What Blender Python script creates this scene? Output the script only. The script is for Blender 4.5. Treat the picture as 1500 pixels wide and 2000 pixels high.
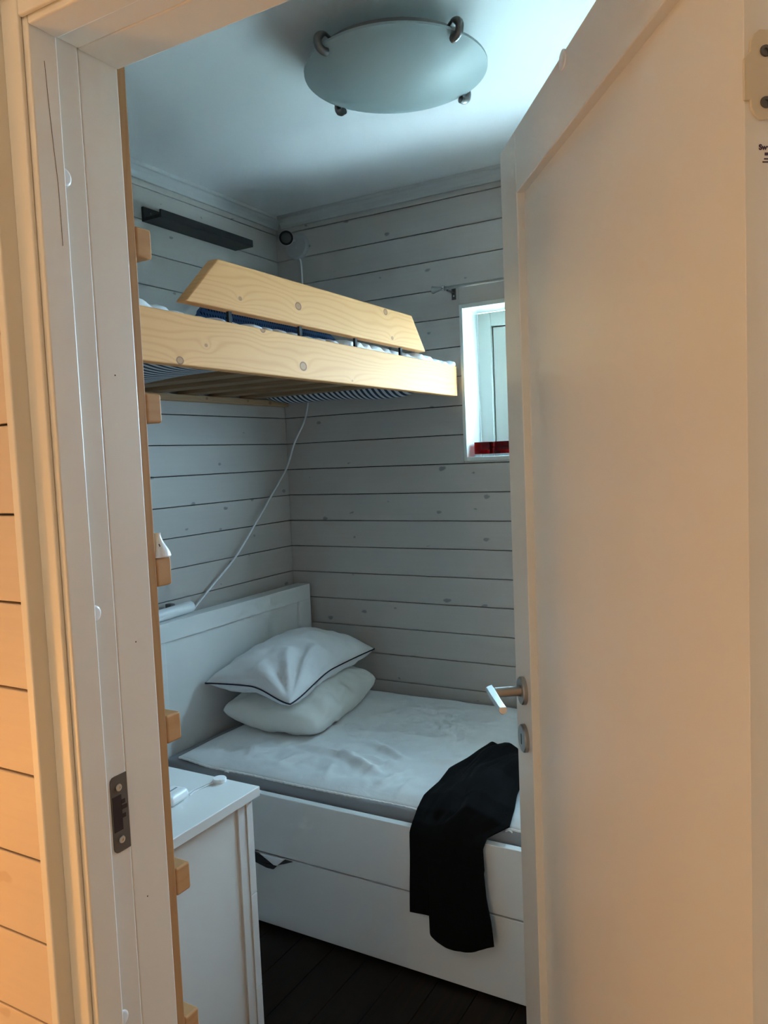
import bpy, bmesh, math, random
from mathutils import Vector, Matrix, noise

random.seed(7)
for o in list(bpy.data.objects):
    bpy.data.objects.remove(o, do_unlink=True)
S = bpy.context.scene
C = S.collection

# ------------------------------------------------------------------ camera
H = 1.494                                    # eye height, metres
FPX = 1528.96                                # focal length in pixels of the 1500x2000 frame
YAW, PITCH, ROLL = (math.radians(a) for a in (-29.65648, -4.03609, 2.41066))
fwd = Vector((math.sin(YAW) * math.cos(PITCH), math.cos(YAW) * math.cos(PITCH), math.sin(PITCH)))
rgt = Vector((math.cos(YAW), -math.sin(YAW), 0))
dwn = fwd.cross(rgt)
cx = math.cos(ROLL) * rgt + math.sin(ROLL) * dwn
cy = -math.sin(ROLL) * rgt + math.cos(ROLL) * dwn
cam = bpy.data.cameras.new('camera')
cam.sensor_fit = 'VERTICAL'
cam.sensor_height = 36.0
cam.lens = FPX / 2000 * 36.0
cam.clip_start = 0.02
co = bpy.data.objects.new('camera', cam)
C.objects.link(co)
m = Matrix((cx, -cy, -fwd)).transposed().to_4x4()
m.translation = (0, 0, H)
co.matrix_world = m
S.camera = co

# ------------------------------------------------------------------ daylight, exposure
SKY_COL, SKY_STR = (0.475, 0.765, 1.0), 23.5
SUN_COL, SUN_STR = (0.60, 0.85, 1.0), 145.0
LAMP_COL, LAMP_STR = (1.0, 0.80, 0.56), 12.5
FLOOR_LAMP_COL, FLOOR_LAMP_STR = (1.0, 0.42, 0.08), 21.0
TALL_LAMP_COL, TALL_LAMP_STR = (1.0, 0.76, 0.48), 17.0
world = bpy.data.worlds.new('overcast_sky')
S.world = world
world.use_nodes = True
bg = world.node_tree.nodes['Background']
bg.inputs[0].default_value = (*SKY_COL, 1)
bg.inputs[1].default_value = SKY_STR
WX0, WX1, WZ0, WZ1 = -1.256, 0.19, 1.478, 2.064      # clear window opening; its unseen right part is widened to spread the daylight
pl = bpy.data.lights.new('window_portal', 'AREA')
pl.shape = 'RECTANGLE'
pl.size, pl.size_y = WX1 - WX0, WZ1 - WZ0
pl.cycles.is_portal = True
po = bpy.data.objects.new('window_portal', pl)
C.objects.link(po)
po.location = ((WX0 + WX1) / 2, 3.115, (WZ0 + WZ1) / 2)
po.rotation_euler = (-math.pi / 2, 0, 0)
sun = bpy.data.lights.new('sun', 'SUN')             # runs along the outside wall: it lights the ground, never the room
sun.energy, sun.color, sun.angle = SUN_STR, SUN_COL, math.radians(1.0)
so = bpy.data.objects.new('sun', sun)
C.objects.link(so)
so.rotation_euler = Vector((0.72, 0.16, -0.68)).to_track_quat('-Z', 'Y').to_euler()
S.view_settings.view_transform = 'Standard'
S.view_settings.look = 'None'
S.view_settings.exposure = 1.25
S.view_settings.gamma = 1.0
S.view_settings.use_curve_mapping = False
S.cycles.use_denoising = True
S.cycles.sample_clamp_indirect = 0.0
S.cycles.max_bounces = 8
S.cycles.diffuse_bounces = 6
S.cycles.glossy_bounces = 3
S.cycles.transmission_bounces = 4
S.cycles.transparent_max_bounces = 8
S.cycles.caustics_reflective = False
S.cycles.caustics_refractive = False
S.cycles.use_adaptive_sampling = True
S.cycles.adaptive_threshold = 0.10
S.cycles.use_light_tree = False
S.cycles.adaptive_min_samples = 16

# ------------------------------------------------------------------ materials
MAT = {}
def newmat(name, base=(0.8, 0.8, 0.8), rough=0.5, metal=0.0, spec=0.5):
    mt = bpy.data.materials.new(name)
    mt.use_nodes = True
    b = mt.node_tree.nodes['Principled BSDF']
    b.inputs['Base Color'].default_value = (*base, 1)
    b.inputs['Roughness'].default_value = rough
    b.inputs['Metallic'].default_value = metal
    b.inputs['Specular IOR Level'].default_value = spec
    MAT[name] = mt
    return mt, mt.node_tree, b
class NT:
    def __init__(self, nt): self.nt = nt
    def n(self, typ, **kw):
        nd = self.nt.nodes.new(typ)
        for k, v in kw.items():
            if k.startswith('i_'):
                key = k[2:]
                nd.inputs[int(key) if key.isdigit() else key.replace('_', ' ')].default_value = v
            else: setattr(nd, k, v)
        return nd
    def l(self, a, b): self.nt.links.new(a, b)
    def math(self, op, a, b=None, clamp=False):
        nd = self.n('ShaderNodeMath', operation=op, use_clamp=clamp)
        for i, v in enumerate((a, b)):
            if v is None: continue
            if hasattr(v, 'links') or hasattr(v, 'is_output'): self.l(v, nd.inputs[i])
            else: nd.inputs[i].default_value = v
        return nd.outputs[0]
    def mix(self, fac, a, b):
        nd = self.n('ShaderNodeMix', data_type='RGBA')
        for s, v in ((nd.inputs[0], fac), (nd.inputs[6], a), (nd.inputs[7], b)):
            if hasattr(v, 'is_output'): self.l(v, s)
            else: s.default_value = v if isinstance(v, (int, float)) else (*v[:3], 1)
        return nd.outputs[2]
    def ramp(self, fac, stops):
        nd = self.n('ShaderNodeValToRGB')
        cr = nd.color_ramp
        while len(cr.elements) < len(stops): cr.elements.new(0.5)
        for e, (p, c) in zip(cr.elements, stops):
            e.position = p
            e.color = (*c, 1) if len(c) == 3 else c
        self.l(fac, nd.inputs[0])
        return nd.outputs[0]
    def coords(self):
        g = self.n('ShaderNodeNewGeometry')
        s = self.n('ShaderNodeSeparateXYZ')
        self.l(g.outputs['Position'], s.inputs[0])
        return g.outputs['Position'], s.outputs
    def comb(self, x, y, z=0.0):
        nd = self.n('ShaderNodeCombineXYZ')
        for i, v in enumerate((x, y, z)):
            if hasattr(v, 'is_output'): self.l(v, nd.inputs[i])
            else: nd.inputs[i].default_value = v
        return nd.outputs[0]
    def bump(self, h, bsdf, strength=0.2, dist=0.002):
        nd = self.n('ShaderNodeBump')
        nd.inputs['Strength'].default_value = strength
        nd.inputs['Distance'].default_value = dist
        self.l(h, nd.inputs['Height'])
        self.l(nd.outputs[0], bsdf.inputs['Normal'])

def paint(name, base, rough=0.4, bscale=60, bstr=0.06, coat=0.0):
    mt, nt, b = newmat(name, base, rough)
    q = NT(nt)
    pos, _ = q.coords()
    nz = q.n('ShaderNodeTexNoise', i_Scale=bscale, i_Detail=3.0)
    q.l(pos, nz.inputs['Vector'])
    big = q.n('ShaderNodeTexNoise', i_Scale=2.5, i_Detail=2.0)
    q.l(pos, big.inputs['Vector'])
    q.l(q.mix(big.outputs[0], tuple(c * 0.97 for c in base), tuple(min(1, c * 1.03) for c in base)), b.inputs['Base Color'])
    q.bump(nz.outputs[0], b, bstr, 0.001)
    b.inputs['Coat Weight'].default_value = coat
    b.inputs['Coat Roughness'].default_value = 0.25
    return mt
paint('door_paint', (0.74, 0.72, 0.68), 0.36, 90, 0.05, 0.15)
paint('trim_paint', (0.74, 0.72, 0.67), 0.38, 90, 0.05)
paint('ceiling_paint', (0.76, 0.76, 0.75), 0.5, 150, 0.05)
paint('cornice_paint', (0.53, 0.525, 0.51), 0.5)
paint('bed_paint', (0.78, 0.78, 0.77), 0.33, 80, 0.04)
paint('dresser_paint', (0.72, 0.72, 0.71), 0.35, 80, 0.04)
paint('window_paint', (0.64, 0.67, 0.63), 0.35)
paint('white_plastic', (0.80, 0.81, 0.82), 0.3, 50, 0.0)
paint('hall_floor', (0.60, 0.55, 0.48), 0.45, 30, 0.05)
paint('spot_white', (0.52, 0.52, 0.52), 0.35)
paint('hall_white', (0.72, 0.70, 0.66), 0.6)

def washed_wood(name, ax, base, seed, knot=(0.20, 0.19, 0.185), kmix=0.8):
    """white-stained boards running along axis ax (0 = X, 1 = Y), small grey knots"""
    mt, nt, b = newmat(name, base, 0.5)
    q = NT(nt)
    pos, s = q.coords()
    L, Zc = s[ax], s[2]
    gv = q.comb(q.math('MULTIPLY', L, 3.0), q.math('MULTIPLY', Zc, 90.0), seed)
    gr = q.n('ShaderNodeTexNoise', i_Scale=1.0, i_Detail=4.0, i_Distortion=0.6)
    q.l(gv, gr.inputs['Vector'])
    tone = q.n('ShaderNodeTexNoise', i_Scale=1.0, i_Detail=1.0)
    q.l(q.comb(q.math('MULTIPLY', L, 0.8), q.math('MULTIPLY', Zc, 8.6), seed), tone.inputs['Vector'])
    col = q.mix(gr.outputs[0], tuple(c * 0.93 for c in base), tuple(c * 1.04 for c in base))
    col = q.mix(q.math('MULTIPLY', tone.outputs[0], 0.25), col, tuple(c * 0.86 for c in base))
    # knots: sparse cells of a voronoi field
    wob = q.n('ShaderNodeTexNoise', i_Scale=35.0, i_Detail=2.0)
    q.l(pos, wob.inputs['Vector'])
    kv = q.comb(q.math('ADD', q.math('MULTIPLY', L, 5.2), q.math('MULTIPLY', wob.outputs[0], 0.16)),
                q.math('ADD', q.math('MULTIPLY', Zc, 8.6), q.math('MULTIPLY', wob.outputs[0], 0.12)), seed * 1.7)
    vo = q.n('ShaderNodeTexVoronoi', voronoi_dimensions='2D', i_Scale=1.0)
    q.l(kv, vo.inputs['Vector'])
    cs = q.n('ShaderNodeSeparateColor')
    q.l(vo.outputs['Color'], cs.inputs[0])
    rad = q.math('MULTIPLY', q.math('SUBTRACT', cs.outputs[0], 0.30), 0.128)
    k = q.math('DIVIDE', q.math('SUBTRACT', rad, vo.outputs['Distance']), 0.03, clamp=True)
    col = q.mix(q.math('MULTIPLY', k, kmix), col, knot)
    q.l(col, b.inputs['Base Color'])
    q.bump(gr.outputs[0], b, 0.12, 0.001)
    return mt
washed_wood('wall_wood_x', 0, (0.53, 0.485, 0.445), 1.3)
washed_wood('wall_wood_y', 1, (0.53, 0.485, 0.445), 4.1)
washed_wood('hall_wood', 0, (0.66, 0.56, 0.47), 7.7, (0.45, 0.33, 0.24), 0.4)

def pine(name, ax, c0, c1, knots=(), seed=0.0, rough=0.6):
    """pine with grain along axis ax; knots = [(along, height, radius)] on its broad face"""
    mt, nt, b = newmat(name, c0, rough, spec=0.12)
    q = NT(nt)
    pos, s = q.coords()
    L, Zc = s[ax], s[2]
    O = s[1 - ax] if ax < 2 else s[0]
    if ax == 2: L, Zc = s[2], s[1]
    bend = q.n('ShaderNodeTexNoise', i_Scale=1.0, i_Detail=1.5)
    q.l(q.comb(q.math('MULTIPLY', L, 2.0), q.math('MULTIPLY', Zc, 11.0), seed), bend.inputs['Vector'])
    f = q.math('ADD', q.math('MULTIPLY', Zc, 62.0), q.math('MULTIPLY', bend.outputs[0], 6.0))
    kmask = None
    for (ky, kz, kr) in knots:
        dx = q.math('MULTIPLY', q.math('SUBTRACT', L, ky), 0.75)
        dz = q.math('SUBTRACT', Zc, kz)
        d = q.math('SQRT', q.math('ADD', q.math('MULTIPLY', dx, dx), q.math('MULTIPLY', dz, dz)))
        g = q.math('POWER', 2.718, q.math('MULTIPLY', d, -1.0 / (kr * 2.4)))
        f = q.math('ADD', f, q.math('MULTIPLY', g, 2.2))
        kk = q.math('DIVIDE', q.math('SUBTRACT', kr, d), 0.002, clamp=True)
        rim = q.math('MULTIPLY', kk, q.math('DIVIDE', q.math('SUBTRACT', d, kr * 0.62), 0.0015, clamp=True))
        one = q.math('ADD', q.math('MULTIPLY', kk, 0.55), q.math('MULTIPLY', rim, 0.45))
        kmask = one if kmask is None else q.math('MAXIMUM', kmask, one)
    w = q.math('SINE', q.math('MULTIPLY', f, 6.283))
    w = q.math('POWER', q.math('ADD', q.math('MULTIPLY', w, 0.5), 0.5), 3.0)
    fine = q.n('ShaderNodeTexNoise', i_Scale=1.0, i_Detail=4.0)
    q.l(q.comb(q.math('MULTIPLY', L, 6.0), q.math('MULTIPLY', Zc, 260.0), q.math('MULTIPLY', O, 260.0)), fine.inputs['Vector'])
    big = q.n('ShaderNodeTexNoise', i_Scale=4.0, i_Detail=2.0)
    q.l(pos, big.inputs['Vector'])
    col = q.mix(q.math('MULTIPLY', w, 0.42), c0, c1)
    col = q.mix(q.math('MULTIPLY', fine.outputs[0], 0.30), col, c1)
    col = q.mix(q.math('MULTIPLY', big.outputs[0], 0.25), col, tuple(min(1, c * 1.15) for c in c0))
    if kmask is not None:
        col = q.mix(q.math('MULTIPLY', kmask, 0.92), col, (0.20, 0.085, 0.045))
    q.l(col, b.inputs['Base Color'])
    q.bump(fine.outputs[0], b, 0.1, 0.001)
    return mt
PK = (0.80, 0.40, 0.165)
PD = (0.64, 0.27, 0.085)
pine('pine_rail', 1, PK, PD, [(1.655, 1.838, .009), (1.83, 1.757, .014), (1.345, 1.732, .010), (1.435, 1.775, .005), (2.09, 1.733, .004)], 0.0)
pine('pine_guard', 1, PK, PD, [(1.82, 1.922, .012), (2.32, 1.975, .011), (2.36, 1.893, .007), (1.57, 1.905, .006)], 5.0)
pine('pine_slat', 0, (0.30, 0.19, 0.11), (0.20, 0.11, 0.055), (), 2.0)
pine('pine_ledger', 1, (0.50, 0.33, 0.19), (0.38, 0.22, 0.11), [(2.35, 1.75, .006), (2.60, 1.751, .006), (2.75, 1.748, .008)], 9.0)
pine('pine_ladder', 2, (0.44, 0.235, 0.105), (0.33, 0.15, 0.06), (), 3.0)
pine('pine_rung', 0, (0.52, 0.30, 0.145), (0.42, 0.215, 0.09), (), 6.0)

def dark_floor():
    mt, nt, b = newmat('dark_floor', (0.02, 0.013, 0.009), 0.42, spec=0.18)
    q = NT(nt)
    pos, s = q.coords()
    nz = q.n('ShaderNodeTexNoise', i_Scale=1.0, i_Detail=5.0)
    q.l(q.comb(q.math('MULTIPLY', s[0], 70.0), q.math('MULTIPLY', s[1], 4.0), 0.0), nz.inputs['Vector'])
    q.l(q.ramp(nz.outputs[0], [(0.35, (0.005, 0.0035, 0.0025)), (0.75, (0.024, 0.016, 0.011))]), b.inputs['Base Color'])
    q.l(q.ramp(nz.outputs[0], [(0.3, (0.45,) * 3), (0.8, (0.7,) * 3)]), b.inputs['Roughness'])
    q.bump(nz.outputs[0], b, 0.25, 0.001)
dark_floor()
paint('pale_ground', (0.62, 0.61, 0.58), 0.9, 30, 0.1)
paint('ground_grey', (0.21, 0.22, 0.20), 0.9, 30, 0.1)
newmat('gap_dark', (0.03, 0.027, 0.024), 0.9)
newmat('wall_core', (0.42, 0.41, 0.40), 0.8)

def fabric(name, base, scale=700, bstr=0.15, rough=0.85, crease=0.0):
    mt, nt, b = newmat(name, base, rough, spec=0.2)
    q = NT(nt)
    pos, s = q.coords()
    nz = q.n('ShaderNodeTexNoise', i_Scale=scale, i_Detail=2.0)
    q.l(pos, nz.inputs['Vector'])
    big = q.n('ShaderNodeTexNoise', i_Scale=9.0, i_Detail=4.0, i_Distortion=0.8)
    q.l(pos, big.inputs['Vector'])
    q.l(q.mix(big.outputs[0], tuple(c * 0.95 for c in base), tuple(min(1, c * 1.05) for c in base)), b.inputs['Base Color'])
    h = q.math('ADD', q.math('MULTIPLY', nz.outputs[0], 0.15), q.math('MULTIPLY', big.outputs[0], crease))
    q.bump(h, b, bstr, 0.004)
    b.inputs['Sheen Weight'].default_value = 0.1 if base[0] > .01 else 0.0
    return mt
fabric('pillow_white', (0.76, 0.76, 0.77), 600, 0.25, crease=2.0)
fabric('pillow_cream', (0.74, 0.73, 0.69), 600, 0.25, crease=2.0)
fabric('topper_white', (0.76, 0.77, 0.78), 600, 0.35, crease=3.0)
fabric('sheet_white', (0.80, 0.81, 0.83), 600, 0.3, crease=3.0)
fabric('mattress_grey', (0.27, 0.28, 0.30), 500, 0.2, crease=1.0)
fabric('black_cloth', (0.0015, 0.0015, 0.0017), 800, 0.2, 0.95, crease=1.5)
fabric('dark_sock', (0.03, 0.03, 0.035), 800, 0.2)
newmat('piping_navy', (0.008, 0.008, 0.03), 0.7)
fabric('scallop_white', (0.85, 0.85, 0.84), 500, 0.1)

def ticking():
    mt, nt, b = newmat('ticking_stripe', (0.6, 0.62, 0.65), 0.85, spec=0.1)
    q = NT(nt)
    pos, s = q.coords()
    w = q.math('SINE', q.math('MULTIPLY', s[0], 6.2832 / 0.026))
    k = q.math('DIVIDE', q.math('ADD', w, 0.1), 0.25, clamp=True)
    q.l(q.mix(k, (0.62, 0.65, 0.68), (0.035, 0.05, 0.09)), b.inputs['Base Color'])
ticking()
def navy_check():
    mt, nt, b = newmat('navy_check', (0.02, 0.05, 0.13), 0.9, spec=0.1)
    q = NT(nt)
    pos, s = q.coords()
    a = q.math('SINE', q.math('MULTIPLY', s[1], 6.2832 / 0.011))
    c = q.math('SINE', q.math('MULTIPLY', q.math('ADD', s[2], s[0]), 6.2832 / 0.011))
    k = q.math('GREATER_THAN', q.math('MINIMUM', a, c), 0.15)
    q.l(q.mix(k, (0.045, 0.10, 0.22), (0.004, 0.012, 0.05)), b.inputs['Base Color'])
navy_check()
def metal(name, base, rough, aniso=0.0):
    mt, nt, b = newmat(name, base, rough, 1.0)
    q = NT(nt)
    pos, _ = q.coords()
    nz = q.n('ShaderNodeTexNoise', i_Scale=40.0, i_Detail=1.0)
    q.l(pos, nz.inputs['Vector'])
    q.l(q.ramp(nz.outputs[0], [(0.3, (rough * 0.96,) * 3), (0.7, (rough * 1.04,) * 3)]), b.inputs['Roughness'])
metal('steel', (0.40, 0.39, 0.375), 0.32)
metal('chrome', (0.78, 0.80, 0.82), 0.16)
metal('lamp_clip', (0.22, 0.21, 0.20), 0.35)
metal('black_metal', (0.03, 0.03, 0.03), 0.4)
metal('plate_grey', (0.17, 0.165, 0.16), 0.5)
metal('screw_zinc', (0.62, 0.62, 0.60), 0.3)
metal('brass_plate', (0.70, 0.55, 0.36), 0.45)
paint('hinge_cream', (0.62, 0.55, 0.43), 0.4)
paint('shelf_black', (0.022, 0.021, 0.022), 0.45)
newmat('slot_black', (0.004, 0.004, 0.004), 0.8)
newmat('slot_brown', (0.03, 0.012, 0.008), 0.8)
newmat('dark_hole', (0.01, 0.01, 0.01), 0.9)
newmat('print_purple', (0.06, 0.035, 0.07), 0.7)
newmat('spot_lens', (0.10, 0.11, 0.11), 0.15)
newmat('grey_slot', (0.22, 0.24, 0.26), 0.5)
newmat('dark_clip', (0.10, 0.10, 0.10), 0.5)

def thin_glass(name, tint, gloss=0.5):
    mt = bpy.data.materials.new(name)
    mt.use_nodes = True
    nt = mt.node_tree
    nt.nodes.clear()
    q = NT(nt)
    out = q.n('ShaderNodeOutputMaterial')
    tr = q.n('ShaderNodeBsdfTransparent')
    tr.inputs[0].default_value = (*tint, 1)
    gl = q.n('ShaderNodeBsdfGlossy', i_Roughness=0.03)
    fr = q.n('ShaderNodeFresnel', i_IOR=1.45)
    mx = q.n('ShaderNodeMixShader')
    q.l(q.math('MULTIPLY', fr.outputs[0], gloss), mx.inputs[0])
    q.l(tr.outputs[0], mx.inputs[1])
    q.l(gl.outputs[0], mx.inputs[2])
    q.l(mx.outputs[0], out.inputs[0])
    MAT[name] = mt
thin_glass('window_glass', (0.96, 0.98, 0.98))
thin_glass('red_glass', (0.62, 0.012, 0.02))
thin_glass('clear_glass', (0.80, 0.80, 0.82))
def frosted():
    mt = bpy.data.materials.new('frosted_glass')
    mt.use_nodes = True
    nt = mt.node_tree
    b = nt.nodes['Principled BSDF']
    b.inputs['Base Color'].default_value = (0.42, 0.49, 0.49, 1)
    b.inputs['Roughness'].default_value = 0.5
    b.inputs['Coat Weight'].default_value = 0.2
    b.inputs['Coat Roughness'].default_value = 0.3
    q = NT(nt)
    tl = q.n('ShaderNodeBsdfTranslucent')
    tl.inputs[0].default_value = (0.55, 0.65, 0.64, 1)
    mx = q.n('ShaderNodeMixShader')
    mx.inputs[0].default_value = 0.3
    q.l(b.outputs[0], mx.inputs[1])
    q.l(tl.outputs[0], mx.inputs[2])
    q.l(mx.outputs[0], nt.nodes['Material Output'].inputs[0])
    MAT['frosted_glass'] = mt
frosted()
def emit(name, col, st):
    mt = bpy.data.materials.new(name)
    mt.use_nodes = True
    b = mt.node_tree.nodes['Principled BSDF']
    b.inputs['Base Color'].default_value = (0.8, 0.8, 0.8, 1)
    b.inputs['Emission Color'].default_value = (*col, 1)
    b.inputs['Emission Strength'].default_value = st
    MAT[name] = mt
emit('hall_bulb', LAMP_COL, LAMP_STR)
emit('floor_lamp_bulb', FLOOR_LAMP_COL, FLOOR_LAMP_STR)
emit('tall_lamp_bulb', TALL_LAMP_COL, TALL_LAMP_STR)

# ------------------------------------------------------------------ builders
WL = {}                                       # world position of every object's origin
def place(o, loc, parent):
    loc = Vector(loc)
    WL[o] = loc
    if parent is not None:
        o.parent = parent
        o.location = loc - WL[parent]
    else:
        o.location = loc
    C.objects.link(o)
def obj(name, verts, faces, mat, parent=None, smooth=False, bevel=0.0, seg=2, auto=True):
    """one mesh object; its origin goes to the middle of its underside"""
    xs, ys, zs = zip(*verts)
    org = Vector(((min(xs) + max(xs)) / 2, (min(ys) + max(ys)) / 2, min(zs)))
    me = bpy.data.meshes.new(name)
    me.from_pydata([tuple(Vector(v) - org) for v in verts], [], faces)
    bm = bmesh.new()
    bm.from_mesh(me)
    bmesh.ops.recalc_face_normals(bm, faces=bm.faces)
    bm.to_mesh(me)
    bm.free()
    me.update()
    if smooth:
        me.polygons.foreach_set('use_smooth', [True] * len(me.polygons))
    me.materials.append(MAT[mat] if isinstance(mat, str) else mat)
    o = bpy.data.objects.new(name, me)
    place(o, org, parent)
    if bevel:
        md = o.modifiers.new('bevel', 'BEVEL')
        md.width = bevel
        md.segments = seg
        md.limit_method = 'ANGLE'
        md.angle_limit = math.radians(40)
        if not smooth:
            me.polygons.foreach_set('use_smooth', [True] * len(me.polygons))
            md.harden_normals = True
    return o
def thing(name, label, cat, loc, group=None, kind=None):
    o = bpy.data.objects.new(name, None)
    o.empty_display_size = 0.05
    place(o, loc, None)
    tag(o, label, cat, group, kind)
    return o
def tag(o, label=None, cat=None, group=None, kind=None):
    if label: o['label'] = label
    if cat: o['category'] = cat
    if group: o['group'] = group
    if kind: o['kind'] = kind
    return o
BF = [(0, 1, 2, 3), (4, 7, 6, 5), (0, 4, 5, 1), (1, 5, 6, 2), (2, 6, 7, 3), (3, 7, 4, 0)]
def boxv(lo, hi):
    (a, b, c), (d, e, f) = lo, hi
    return [(a, b, c), (d, b, c), (d, e, c), (a, e, c), (a, b, f), (d, b, f), (d, e, f), (a, e, f)]
def box(name, lo, hi, mat, parent=None, bevel=0.0015, xf=None):
    v = boxv(lo, hi)
    if xf: v = [xf(*p) for p in v]
    return obj(name, v, BF, mat, parent, bevel=bevel)
def struct(o, label=None):
    o['kind'] = 'structure'
    if label: o['label'] = label
    return o
def copy_at(src, loc, parent):
    o = src.copy()
    place(o, loc, parent)
    return o
def prism(name, poly, axis, a0, a1, mat, parent=None, bevel=0.0, xf=None, smooth=False):
    """polygon (2D list) extruded along axis: 'x' poly=(y,z), 'y' poly=(x,z), 'z' poly=(x,y)"""
    def p3(p, a):
        q = {'x': (a, p[0], p[1]), 'y': (p[0], a, p[1]), 'z': (p[0], p[1], a)}[axis]
        return xf(*q) if xf else q
    n = len(poly)
    v = [p3(p, a0) for p in poly] + [p3(p, a1) for p in poly]
    f = [tuple(range(n)), tuple(range(2 * n - 1, n - 1, -1))]
    f += [(i, (i + 1) % n, n + (i + 1) % n, n + i) for i in range(n)]
    return obj(name, v, f, mat, parent, bevel=bevel, smooth=smooth)
def frame_of(d):
    d = Vector(d).normalized()
    u = Vector((0, 0, 1)).cross(d)
    if u.length < 1e-3: u = Vector((1, 0, 0))
    u.normalize()
    return d, u, d.cross(u)
def lathe_geo(prof, base, direction=(0, 0, 1), n=24, close=False):
    """prof = [(radius, height)] around direction from base"""
    d, u, w = frame_of(direction)
    base = Vector(base)
    v, f = [], []
    for r, h in prof:
        for k in range(n):
            a = 2 * math.pi * k / n
            v.append(tuple(base + d * h + (u * math.cos(a) + w * math.sin(a)) * r))
    m_ = len(prof)
    for i in range(m_ - 1 + (1 if close else 0)):
        for k in range(n):
            j = (i + 1) % m_
            f.append((i * n + k, i * n + (k + 1) % n, j * n + (k + 1) % n, j * n + k))
    if not close:
        if prof[0][0] > 1e-6: f.append(tuple(range(n)))
        if prof[-1][0] > 1e-6: f.append(tuple(range((m_ - 1) * n, m_ * n)))
    return v, f
def lathe(name, prof, base, mat, parent=None, direction=(0, 0, 1), n=24, smooth=True, close=False, bevel=0.0):
    v, f = lathe_geo(prof, base, direction, n, close)
    o = obj(name, v, f, mat, parent, smooth=False, bevel=bevel)
    if smooth: shade(o)
    return o
def shade(o, ang=40):
    me = o.data
    me.polygons.foreach_set('use_smooth', [True] * len(me.polygons))
    me.set_sharp_from_angle(angle=math.radians(ang))
def tube_geo(pts, r, n=8):
    pts = [Vector(p) for p in pts]
    v, f = [], []
    u = None
    for i, p in enumerate(pts):
        t = (pts[min(i + 1, len(pts) - 1)] - pts[max(i - 1, 0)]).normalized()
        if u is None:
            u = frame_of(t)[1]
        u = (u - t * u.dot(t)).normalized()
        w = t.cross(u)
        rr = r[i] if isinstance(r, (list, tuple)) else r
        for k in range(n):
            a = 2 * math.pi * k / n
            v.append(tuple(p + (u * math.cos(a) + w * math.sin(a)) * rr))
    for i in range(len(pts) - 1):
        for k in range(n):
            f.append((i * n + k, i * n + (k + 1) % n, (i + 1) * n + (k + 1) % n, (i + 1) * n + k))
    f.append(tuple(range(n)))
    f.append(tuple(range((len(pts) - 1) * n, len(pts) * n)))
    return v, f
def tube(name, pts, r, mat, parent=None, n=8):
    v, f = tube_geo(pts, r, n)
    o = obj(name, v, f, mat, parent)
    shade(o, 60)
    return o
def spline(pts, n=10):
    """Catmull-Rom through pts"""
    P = [Vector(p) for p in pts]
    P = [P[0] * 2 - P[1]] + P + [P[-1] * 2 - P[-2]]
    out = []
    for i in range(1, len(P) - 2):
        for k in range(n):
            t = k / n
            a, b, c, d = P[i - 1:i + 3]
            out.append(0.5 * ((2 * b) + (c - a) * t + (2 * a - 5 * b + 4 * c - d) * t * t + (3 * b - a - 3 * c + d) * t ** 3))
    out.append(P[-2])
    return out
def grid(nu, nv, fn):
    v = [fn(i / nu, j / nv) for j in range(nv + 1) for i in range(nu + 1)]
    f = [(j * (nu + 1) + i, j * (nu + 1) + i + 1, (j + 1) * (nu + 1) + i + 1, (j + 1) * (nu + 1) + i) for j in range(nv) for i in range(nu)]
    return v, f
def ns(x, y, z=0.0): return noise.noise(Vector((x, y, z)))
def sstep(a, b, x):
    t = max(0.0, min(1.0, (x - a) / (b - a)))
    return t * t * (3 - 2 * t)

# ------------------------------------------------------------------ unseen ground added outside the window, toned to control light on the ceiling
gnd = obj('ground_outside', *grid(1, 1, lambda a, b: (-14 + 28 * a, 3.12 + 2.43 * b, -.35)), 'pale_ground')
gnd['kind'] = 'structure'
gnd['label'] = 'unseen pale ground added to bounce sunlight onto the ceiling'
gnd_far = obj('ground_far', *grid(1, 1, lambda a, b: (-14 + 28 * a, 5.55 + 22 * b, -.35)), 'ground_grey')
gnd_far['kind'] = 'structure'
gnd_far['label'] = 'unseen darker ground added to limit light on the deep ceiling'
# ------------------------------------------------------------------ room shell
XL, XR, YF, YB, ZC = -2.147, 0.25, 0.812, 2.90, 2.57
PITCHZ, Z0 = 0.1162, 2.383
floor = struct(box('floor', (XL - .15, -1.65, -0.06), (1.35, 3.10, -0.020), 'gap_dark', bevel=0), 'dark brown plank floor of the bedroom')
fw = 0.118
first = None
for i in range(22):
    x0 = XL + i * fw
    if x0 + fw > XR + 0.1: break
    if first is None:
        first = box('floor_plank', (x0 + .0012, YF, -0.02), (x0 + fw - .0012, YB, 0.0), 'dark_floor', floor, 0.0015)
    else:
        copy_at(first, WL[first] + Vector((i * fw, 0, 0)), floor)
hall_floor = struct(box('floor_hall', (XL - .15, -1.65, -0.02), (1.35, YF, 0.0), 'hall_floor', bevel=0), 'pale floor of the hallway outside the bedroom door')
ceiling = struct(box('ceiling', (XL - .15, YF - .1, ZC), (XR + .15, 3.10, ZC + .06), 'ceiling_paint', bevel=0), 'smooth white painted bedroom ceiling')
ceil_hall = struct(box('ceiling_hall', (XL - .15, -1.65, ZC), (1.35, YF - .1, ZC + .06), 'hall_white', bevel=0), 'white ceiling of the hallway')

zl = [Z0 + (1 - k) * PITCHZ for k in range(24)]        # board joints, top down
joints = [ZC] + [z for z in zl if 0.02 < z < ZC - .02] + [0.0]
GAP = 0.0015
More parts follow.
